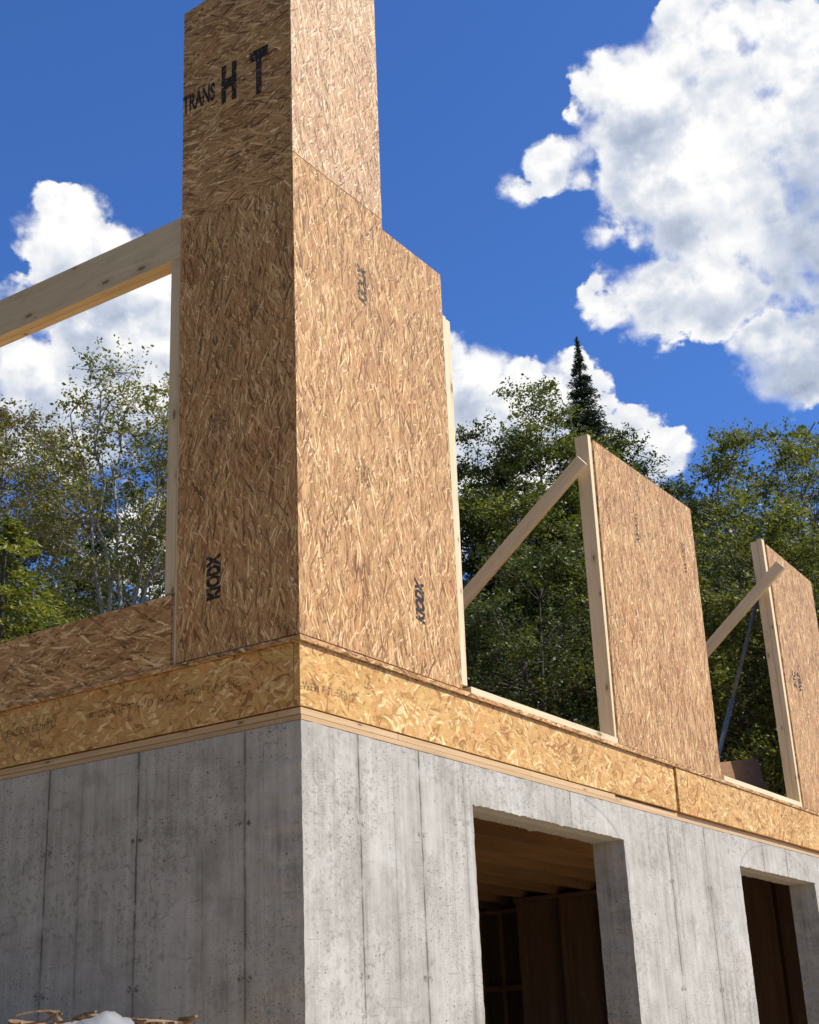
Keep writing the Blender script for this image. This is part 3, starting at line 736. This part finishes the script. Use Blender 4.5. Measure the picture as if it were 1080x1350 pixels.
def conifer(name, x, y, ztop, depth, rmax, leafmat, label, seed, dens=1., size=.16, droop=.35, power=.9, step=.16, aspect=.22, cat='tree'):
    rng = np.random.default_rng(seed); zg = ground_z(x,y) - .15
    root = empty(name, (x,y,zg), label, cat, TREES)
    Cs, Ds, paths, tn = [], [], [], []
    paths.append(([np.array([x,y,zg]), np.array([x,y,(zg+ztop)/2]), np.array([x,y,ztop-.05])], [.16,.09,.012]))
    h = .10
    while h < depth:
        r = rmax*(h/depth)**power + .015
        for b in range(rng.integers(4,7)):
            a = rng.uniform(0,6.283); L = r*rng.uniform(.62,1.12)
            z0 = ztop - h + rng.uniform(-.06,.06)
            tip = np.array([x+L*math.cos(a), y+L*math.sin(a), z0 - droop*L + .18*L*rng.uniform(.3,1.)])
            st = np.array([x,y,z0]); d = tip - st; Ln = np.linalg.norm(d)
            if L > .25: paths.append(([st, tip], [.012,.003]))
            m = max(5, int(dens*Ln*46))
            t = rng.random(m)**.75
            side = np.array([-math.sin(a), math.cos(a), 0])
            sp = (rng.uniform(-1,1,m)*(.02+.30*min(L,.5)+.20*L*(1-t)))[:,None]
            sag = -np.abs(sp)*.35
            p = st + d*t[:,None] + side*sp + np.array([0,0,1])*sag + rng.normal(size=(m,3))*.02
            dd = d/Ln*.8 + side*np.sign(sp)*.75 + np.array([0,0,-.25])
            Cs.append(p); Ds.append(dd); tn.append(rng.random(m)*.7 + .3*rng.random())
        h += step*rng.uniform(.7,1.3)*(1 + h/depth*.5)
    # leader tuft
    m = 40; z_ = rng.uniform(0,.45,m); p = np.stack([x+rng.normal(size=m)*.02*(1+z_*3), y+rng.normal(size=m)*.02*(1+z_*3), ztop - z_],1)
    Cs.append(p); Ds.append(np.stack([rng.normal(size=m)*.5, rng.normal(size=m)*.5, np.ones(m)],1)); tn.append(rng.random(m))
    C = np.concatenate(Cs); D = np.concatenate(Ds); D /= np.linalg.norm(D,axis=1,keepdims=True)
    V = leaf_quads(C, size, rng, .9, aspect, D)
    link('crown', quads_mesh('crown', V, np.concatenate(tn)), leafmat, root)
    Vt, Ft = tubes(paths, 5); me = bpy.data.meshes.new('trunk'); me.from_pydata([tuple(v) for v in Vt], [], Ft)
    link('trunk', me, M_barkd, root)
    return root
CAM = Vector((-4.53477, -3.51029, -1.33623))
def at(az, el, d):          # a place d metres from the viewer's standing point, and the height that el gives there
    a = R_(az); return CAM.x + d*math.cos(a), CAM.y + d*math.sin(a), CAM.z + d*math.tan(R_(el))
#TREES_BEGIN
exec_trees = True
x,y,z = at(45.2,27.4,20); deciduous('birch_tree', x,y,z, [(0,.35),(.6,1.15),(1.6,1.55),(2.8,1.45),(3.5,1.0),(4.0,.4)], M_leaf_brch, 'airy birch with several pale slender stems and thin yellowish leaves behind the low wall', 11, ncl=130, nleaf=170, size=.062, clr=.42, bark=M_bark, stems=5, fork=CAM.z+20*math.tan(R_(16.0)), up=.3, thin=.48)
x,y,z = at(50.3,25.6,25); deciduous('maple_tree', x,y,z, [(0,.4),(.8,1.0),(1.8,1.3),(3.0,1.1)], M_leaf_rust, 'rusty brown autumn tree at the left edge of the photo', 12, ncl=75, nleaf=260, size=.068, bark=M_bark)
x,y,z = at(50.0,21.2,15.5); conifer('cedar_tree', x,y,z, 3.2, 1.75, M_cedar, 'bright yellow-green cedar with drooping sprays at the lower left', 13, dens=4.0, size=.085, droop=.45, power=.65, aspect=.36)
x,y,z = at(46.3,22.3,27); conifer('spruce_tree', x,y,z, 5.5, 1.9, M_needle, 'dark spruce standing behind the pale birch stems', 14, dens=2.2, size=.13)
x,y,z = at(48.6,21.5,27); deciduous('maple_tree', x,y,z, [(0,.5),(1,1.3),(2.6,1.6),(4.5,1.5)], M_leaf_mid, 'mid green tree between the rusty tree and the bright cedar', 15, ncl=120, nleaf=300, size=.07)
x,y,z = at(44.3,23.6,30); deciduous('maple_tree', x,y,z, [(0,.5),(1,1.2),(3,1.7),(6,1.7)], M_leaf_dark, 'dark green tree right beside the tower framing, behind the birch', 16, ncl=110, nleaf=260, size=.075)
x,y,z = at(47.4,18.6,25); deciduous('maple_tree', x,y,z, [(0,.8),(1,1.8),(3,2.4),(5,2.4)], M_leaf_dark, 'dark shrubby tree low behind the birch stems', 17, ncl=130, nleaf=260, size=.075)
# right of the tower
x,y,z = at(27.0,26.2,24); deciduous('maple_tree', x,y,z, [(0,.25),(.5,.6),(1.2,1.0),(2.2,1.45),(4,1.7),(7.5,1.7)], M_leaf_mid, 'green leafy tree with a pointed top between the tower and the spruce spire', 21, ncl=290, nleaf=380, size=.068)
x,y,z = at(29.7,25.2,25); deciduous('maple_tree', x,y,z, [(0,.3),(.8,.8),(2,1.2),(4,1.5),(8,1.6)], M_leaf_dark, 'dark leafy tree peeping out right against the sunlit tower edge', 22, ncl=230, nleaf=340, size=.068)
x,y,z = at(24.92,27.9,29); conifer('spruce_tree', x,y,z, 6.0, 2.1, M_needle, 'tall thin spruce spire rising above the middle wall panel', 23, dens=5.5, size=.085, power=1.3, step=.075, droop=.3, aspect=.26)
x,y,z = at(23.75,24.1,27); deciduous('maple_tree', x,y,z, [(0,.35),(.6,.85),(1.5,1.1),(3.5,1.3),(6.5,1.4)], M_leaf_dark, 'dark green tree right of the spruce spire, half behind the middle wall panel', 24, ncl=190, nleaf=340, size=.068)
x,y,z = at(16.9,24.9,24); deciduous('maple_tree', x,y,z, [(0,.3),(.6,.9),(1.6,1.6),(3,2.1),(5,2.1),(8,2.0)], M_leaf_lite, 'large airy green tree right of the middle wall panel', 25, ncl=270, nleaf=300, size=.068, bark=M_bark, stems=3, fork=CAM.z+24*math.tan(R_(15.5)), thin=.8)
x,y,z = at(14.6,23.6,28); deciduous('maple_tree', x,y,z, [(0,.5),(1,1.3),(2.5,1.9),(5,2.0),(8,2.0)], M_leaf_mid, 'green tree behind the right wall panel at the right edge of the photo', 26, ncl=220, nleaf=280, size=.07, bark=M_bark)
x,y,z = at(19.4,21.6,29); deciduous('maple_tree', x,y,z, [(0,.4),(1,1.1),(2.5,1.5),(5,1.7),(8,1.7)], M_leaf_mid, 'green tree just above the right end of the middle wall panel', 27, ncl=200, nleaf=320, size=.07)
x,y,z = at(27.6,19.8,19.5); deciduous('maple_tree', x,y,z, [(0,.7),(.8,1.5),(2,1.9),(4.5,1.9)], M_leaf_dark, 'dense dark tree filling the first opening below the brace', 28, ncl=190, nleaf=320, size=.062, cat='tree')
x,y,z = at(18.6,20.2,20); deciduous('maple_tree', x,y,z, [(0,.6),(.8,1.3),(2,1.6),(4.5,1.6)], M_leaf_lite, 'bright green bushy tree filling the second opening behind the metal pole', 29, ncl=190, nleaf=300, size=.062)
x,y,z = at(15.2,19.0,20); deciduous('maple_tree', x,y,z, [(0,.6),(.8,1.3),(2,1.6),(4.5,1.6)], M_leaf_mid, 'green bushy tree low behind the right wall panel', 30, ncl=130, nleaf=260, size=.062)
#TREES_END
far = tag(bpy.data.objects.new('far_wood_and_sky_block', None), None)
bpy.data.objects.remove(far)
def wood():
    rng = np.random.default_rng(99); C = []; 
    for i in range(420):
        az = rng.uniform(2, 64); d = rng.uniform(33, 46)
        X, Y, _ = at(az, 0, d); zt = CAM.z + d*math.tan(R_(rng.uniform(14.5, 19.6 if az < 40 else 18.2)))
        for j in range(7):
            c = np.array([X, Y, zt - j*1.3]) + rng.normal(size=3)*np.array([.6,.6,.3])
            C.append(c + rng.normal(size=(150,3))*np.array([.8,.8,.6]))
    nf = sum(len(c) for c in C)
    for i in range(150):                       # unseen trees added on the left, made tall to block blue sky light
        az = rng.uniform(72, 218); d = rng.uniform(10.5, 17)
        X, Y, _ = at(az, 0, d); zt = CAM.z + rng.uniform(15, 25)
        for j in range(18):
            c = np.array([X, Y, zt - j*1.4]) + rng.normal(size=3)*np.array([.7,.7,.3])
            C.append(c + rng.normal(size=(45,3))*np.array([1.,1.,.75]))
    C = np.concatenate(C); V = leaf_quads(C, np.where(np.arange(len(C)) < nf, .13, .24), rng, .5)
    return tag(link('far_wood_and_sky_block', quads_mesh('far_wood_and_sky_block', V, rng.random(len(C))), M_leaf_dark), 'mass of dark woodland farther back behind the trees, with unseen trees added at left to block sky light', 'wood', None, 'stuff')
wood()

# ------------------------------------------------------------------ debris on the backfill, bottom left
rs = random.Random(5)
def scrap_piece(p, yaw, pitch, L, w, t):
    bm = bmesh.new(); n = 7; ring = []
    bend = rs.uniform(-.03,.05)*L; tw = rs.uniform(-.6,.6)
    for i in range(n):
        s = i/(n-1); x = (s-.5)*L; z = bend*math.sin(math.pi*s); a = tw*s
        ww = w*(.10+.9*math.sin(math.pi*(.06+.9*s)))*rs.uniform(.8,1.15)/2
        ring.append([bm.verts.new((x, yy*ww*math.cos(a) - zz*t/2*math.sin(a), z + yy*ww*math.sin(a) + zz*t/2*math.cos(a))) for yy, zz in ((-1,-1),(1,-1),(1,1),(-1,1))])
    for i in range(n-1):
        for k in range(4): bm.faces.new((ring[i][k], ring[i][(k+1)%4], ring[i+1][(k+1)%4], ring[i+1][k]))
    bm.faces.new(ring[0][::-1]); bm.faces.new(ring[-1])
    bm.transform(Matrix.Translation(p) @ Euler((0, pitch, yaw)).to_matrix().to_4x4())
    o = finish(bm, 'wood_scrap', M_wscr, None, Vector((1,0,0)))
    return tag(o, 'splintered brown wood scrap lying in the heap at the lower left', 'wood scrap', 'splintered wood scraps heaped at the lower left')
for i in range(170):
    t = rs.random(); y = -.05 + 1.15*t
    hh = .085*math.exp(-((y-.40)/.12)**2) + .085*math.exp(-((y-.75)/.28)**2) if y > .22 else .06
    z = -1.22 + rs.uniform(.0, 1.)*hh
    scrap_piece(Vector((-.8+rs.uniform(-.14,.14), y, z)), math.pi/2+rs.gauss(0,.5), rs.gauss(0,.09), rs.uniform(.07,.26), rs.uniform(.015,.05), rs.uniform(.004,.010))
def sheeting():
    bm = bmesh.new(); nx, ny = 26, 34; g = []
    for i in range(nx):
        row = []
        for j in range(ny):
            X = -1.75 + .8*i/(nx-1); Y = -.28 + (X+1.4)*1.02 + .44*(j/(ny-1)-.5)
            r = mnoise.ridged_multi_fractal(Vector((X*2.2, Y*2.2, 3)), 1., 2.1, 4, 1., 2.)
            Zz = -1.270 + .065*r - .16*(2*j/(ny-1)-1)**4*.5 - .10*(2*i/(nx-1)-1)**4
            row.append(bm.verts.new((X, Y, Zz)))
        g.append(row)
    for i in range(nx-1):
        for j in range(ny-1): bm.faces.new((g[i][j], g[i+1][j], g[i+1][j+1], g[i][j+1]))
    o = finish(bm, 'plastic_sheet', M_plast, None, None, 0, True)
    md = o.modifiers.new('thick', 'SOLIDIFY'); md.thickness = .003
    return tag(o, 'crumpled white plastic sheet on the ground in front of the wood scraps', 'plastic sheet')
sheeting()

# ------------------------------------------------------------------ sky
SUN_A, SUN_E = 22., 50.      # sun stands this far round from the wall's normal, and this high
world = bpy.data.worlds.new('World'); sc.world = world; world.use_nodes = True
wt = world.node_tree; wt.nodes.clear(); nt = NT(wt)
wo = nt.n('ShaderNodeOutputWorld'); bg = nt.n('ShaderNodeBackground'); bg.inputs[1].default_value = .075
wt.links.new(bg.outputs[0], wo.inputs[0])
sky = nt.n('ShaderNodeTexSky', sky_type='NISHITA'); sky.sun_disc = False
sky.sun_elevation = R_(SUN_E); sky.sun_rotation = R_(180 - SUN_A); sky.altitude = 300
sky.air_density = 1.0; sky.dust_density = .3; sky.ozone_density = 2.2
dirv = nt.n('ShaderNodeTexCoord').outputs['Generated']
dx, dy, dz = nt.xyz(dirv)[:3]
az = nt.m('MULTIPLY', nt.m('ARCTAN2', dy, dx), 57.29578); el = nt.m('MULTIPLY', nt.m('ARCSINE', dz), 57.29578)
BLOBS = [(16.38,37.95,4.38,2.38),(20.6,36.6,4.1,2.3),(18.8,33.2,4.4,3.92),(21.3,29.3,3.1,1.7),(20.6,33.4,2.6,1.8),(13.8,33.48,4.9,7.2),(18.6,28.6,3.2,1.9),(15.66,25.92,2.77,2.17),(23.4,29.0,1.6,1.4),
 (24.9,34.5,1.35,1.3),(26.92,33.97,1.0,.62),(23.2,32.1,.8,.6),
 (30.92,26.03,2.11,3.04),(28.99,24.52,2.68,1.9),(26.25,24.93,2.82,2.3),(23.45,22.98,2.74,1.87),(21.67,22.78,1.28,1.45),(27.51,22.11,6.48,2.6),(29.6,26.6,2.2,1.7),(27.9,25.7,2.4,2.0),
 (48.1,32.0,2.7,2.0),(46.0,31.6,2.3,1.6),(44.87,32.0,1.2,.9),(47.2,30.4,3.4,1.9),(49.88,28.77,1.96,1.39),(45.91,28.46,3.71,2.66),(48.79,27.08,2.93,1.48),(46.78,26.02,4.96,2.4),(45.2,30.3,3.0,2.2),(49.85,23.74,1.89,1.48),(47.5,24.2,3.4,1.6),
 (62,30,6,4),(75,24,9,5),(3,31,6,6),(-12,24,10,5),(38,20,9,3),(105,62,26,9),(172,60,24,9),(-150,56,26,14),(-130,26,18,9),(-95,33,14,8),(-50,40,16,9),(60,68,40,9)]  # unseen clouds; those to the left and behind added for neutral fill light
CLOUD_K = 1.
def blobs(p):
    f = None
    for a, e, ra, re in BLOBS:
        v = nt.vm('MULTIPLY', nt.vm('SUBTRACT', p, (a, e, 0)), (1/ra, 1/re, 0))
        k = max(.30, min(1., min(ra*.85, re)/2.2))
        l = nt.m('MULTIPLY_ADD', nt.vm('LENGTH', v, out=1), -k, k)
        f = l if f is None else nt.m('MAXIMUM', f, l)
    return f
def billow(p):
    pw = nt.vm('MULTIPLY', p, (.82, 1, 1))
    n1 = nt.noise(pw, .36, 9, .61)
    n2 = nt.vor(nt.vm('ADD', pw, nt.scale(nt.noise(pw, .8, 3, .6, col=True), .9)), .95, 'F1', '2D')
    return nt.m('MULTIPLY_ADD', nt.m('SUBTRACT', .5, n2.outputs['Distance']), .34, nt.m('MULTIPLY', nt.m('SUBTRACT', n1, .5), 2.0))
p0 = nt.comb(az, el, 0.)
wv = nt.vm('SUBTRACT', nt.noise(nt.vm('MULTIPLY', p0, (.82,1,1)), .34, 4, .6, col=True), (.5,.5,.5))
pw_ = nt.vm('ADD', p0, nt.vm('MULTIPLY', wv, (2.3, 2.0, 0)))
f0 = blobs(pw_); f1 = blobs(nt.vm('ADD', pw_, (-.5, 1.1, 0)))
b0 = billow(p0); b1 = billow(nt.vm('ADD', p0, (-.30, .50, 0.)))
d0 = nt.m('ADD', nt.m('MINIMUM', nt.m('MULTIPLY', f0, 1.55), .72), b0)
soft = nt.ss(nt.noise(nt.vm('ADD', p0, (0,0,3.3)), .30, 3, .5), .38, .66, .13, .85)
cov = nt.ss(d0, .02, nt.m('ADD', soft, .02))
rel = nt.m('SUBTRACT', b0, b1)
under = nt.m('SUBTRACT', f1, f0)                       # the underside of a bank is duller than its crown
thick = nt.ss(d0, .12, .9)
low = nt.noise(nt.vm('ADD', nt.vm('MULTIPLY', p0, (.8,1,1)), (0,0,7.7)), .26, 5, .6)
base_r = nt.m('MULTIPLY', nt.ss(az, 19.5, 15.), nt.m('MULTIPLY', nt.ss(el, 34., 28.), thick))
grey = nt.m('ADD', nt.m('MULTIPLY', nt.m('MULTIPLY', thick, nt.ss(low, .42, .60)), .46), nt.m('MULTIPLY', base_r, .50))
grey = nt.m('ADD', grey, nt.m('MULTIPLY', nt.m('MULTIPLY', under, thick), .8))
shade = nt.m('SUBTRACT', nt.m('ADD', grey, .10), nt.m('MULTIPLY', rel, .60), clamp=True)
ccol = nt.ramp(shade, [(0.,(10.9,10.85,10.8)),(.2,(9.0,9.25,9.7)),(.5,(6.2,6.9,8.2)),(1.,(3.7,4.4,5.9))])
ccol = nt.scale(ccol, CLOUD_K)
skyc = nt.mix(1., sky.outputs[0], (.66,1.11,1.87,1), blend='MULTIPLY')
nt.set(bg.inputs[0], nt.mix(cov, skyc, ccol))
world.cycles.sampling_method = 'MANUAL'; world.cycles.sample_map_resolution = 1024

sun = bpy.data.lights.new('sun', 'SUN'); sun.energy = 5.0; sun.angle = R_(.53); sun.color = (1., .945, .86)
so = bpy.data.objects.new('sun', sun); COL.objects.link(so)
S = Vector((math.cos(R_(SUN_E))*math.sin(R_(SUN_A)), -math.cos(R_(SUN_E))*math.cos(R_(SUN_A)), math.sin(R_(SUN_E))))
so.rotation_euler = S.to_track_quat('Z', 'Y').to_euler(); so.location = S*30

# ------------------------------------------------------------------ camera
cam = bpy.data.cameras.new('camera'); co = bpy.data.objects.new('camera', cam); COL.objects.link(co)
cam.sensor_fit = 'HORIZONTAL'; cam.sensor_width = 36.; cam.lens = 1856.12/1080*36.
cam.clip_start = .05; cam.clip_end = 600
Rr = Vector((0.55623864,-0.82992758,-0.04264717)); Uu = Vector((-0.28045875,-0.23578361,0.93045633)); Ff = Vector((0.78226687,0.50559499,0.36391241))
m = Matrix((Rr, Uu, -Ff)).transposed().to_4x4(); m.translation = CAM
co.matrix_world = m
sc.camera = co
sc.view_settings.view_transform = 'Standard'; sc.view_settings.look = 'None'; sc.view_settings.gamma = 1.
sc.view_settings.use_curve_mapping = False; sc.view_settings.exposure = .3
sc.render.engine = 'CYCLES'
sc.cycles.use_adaptive_sampling = True; sc.cycles.adaptive_threshold = .015; sc.cycles.max_bounces = 5; sc.cycles.diffuse_bounces = 3; sc.cycles.glossy_bounces = 2; sc.cycles.transmission_bounces = 3; sc.cycles.transparent_max_bounces = 6
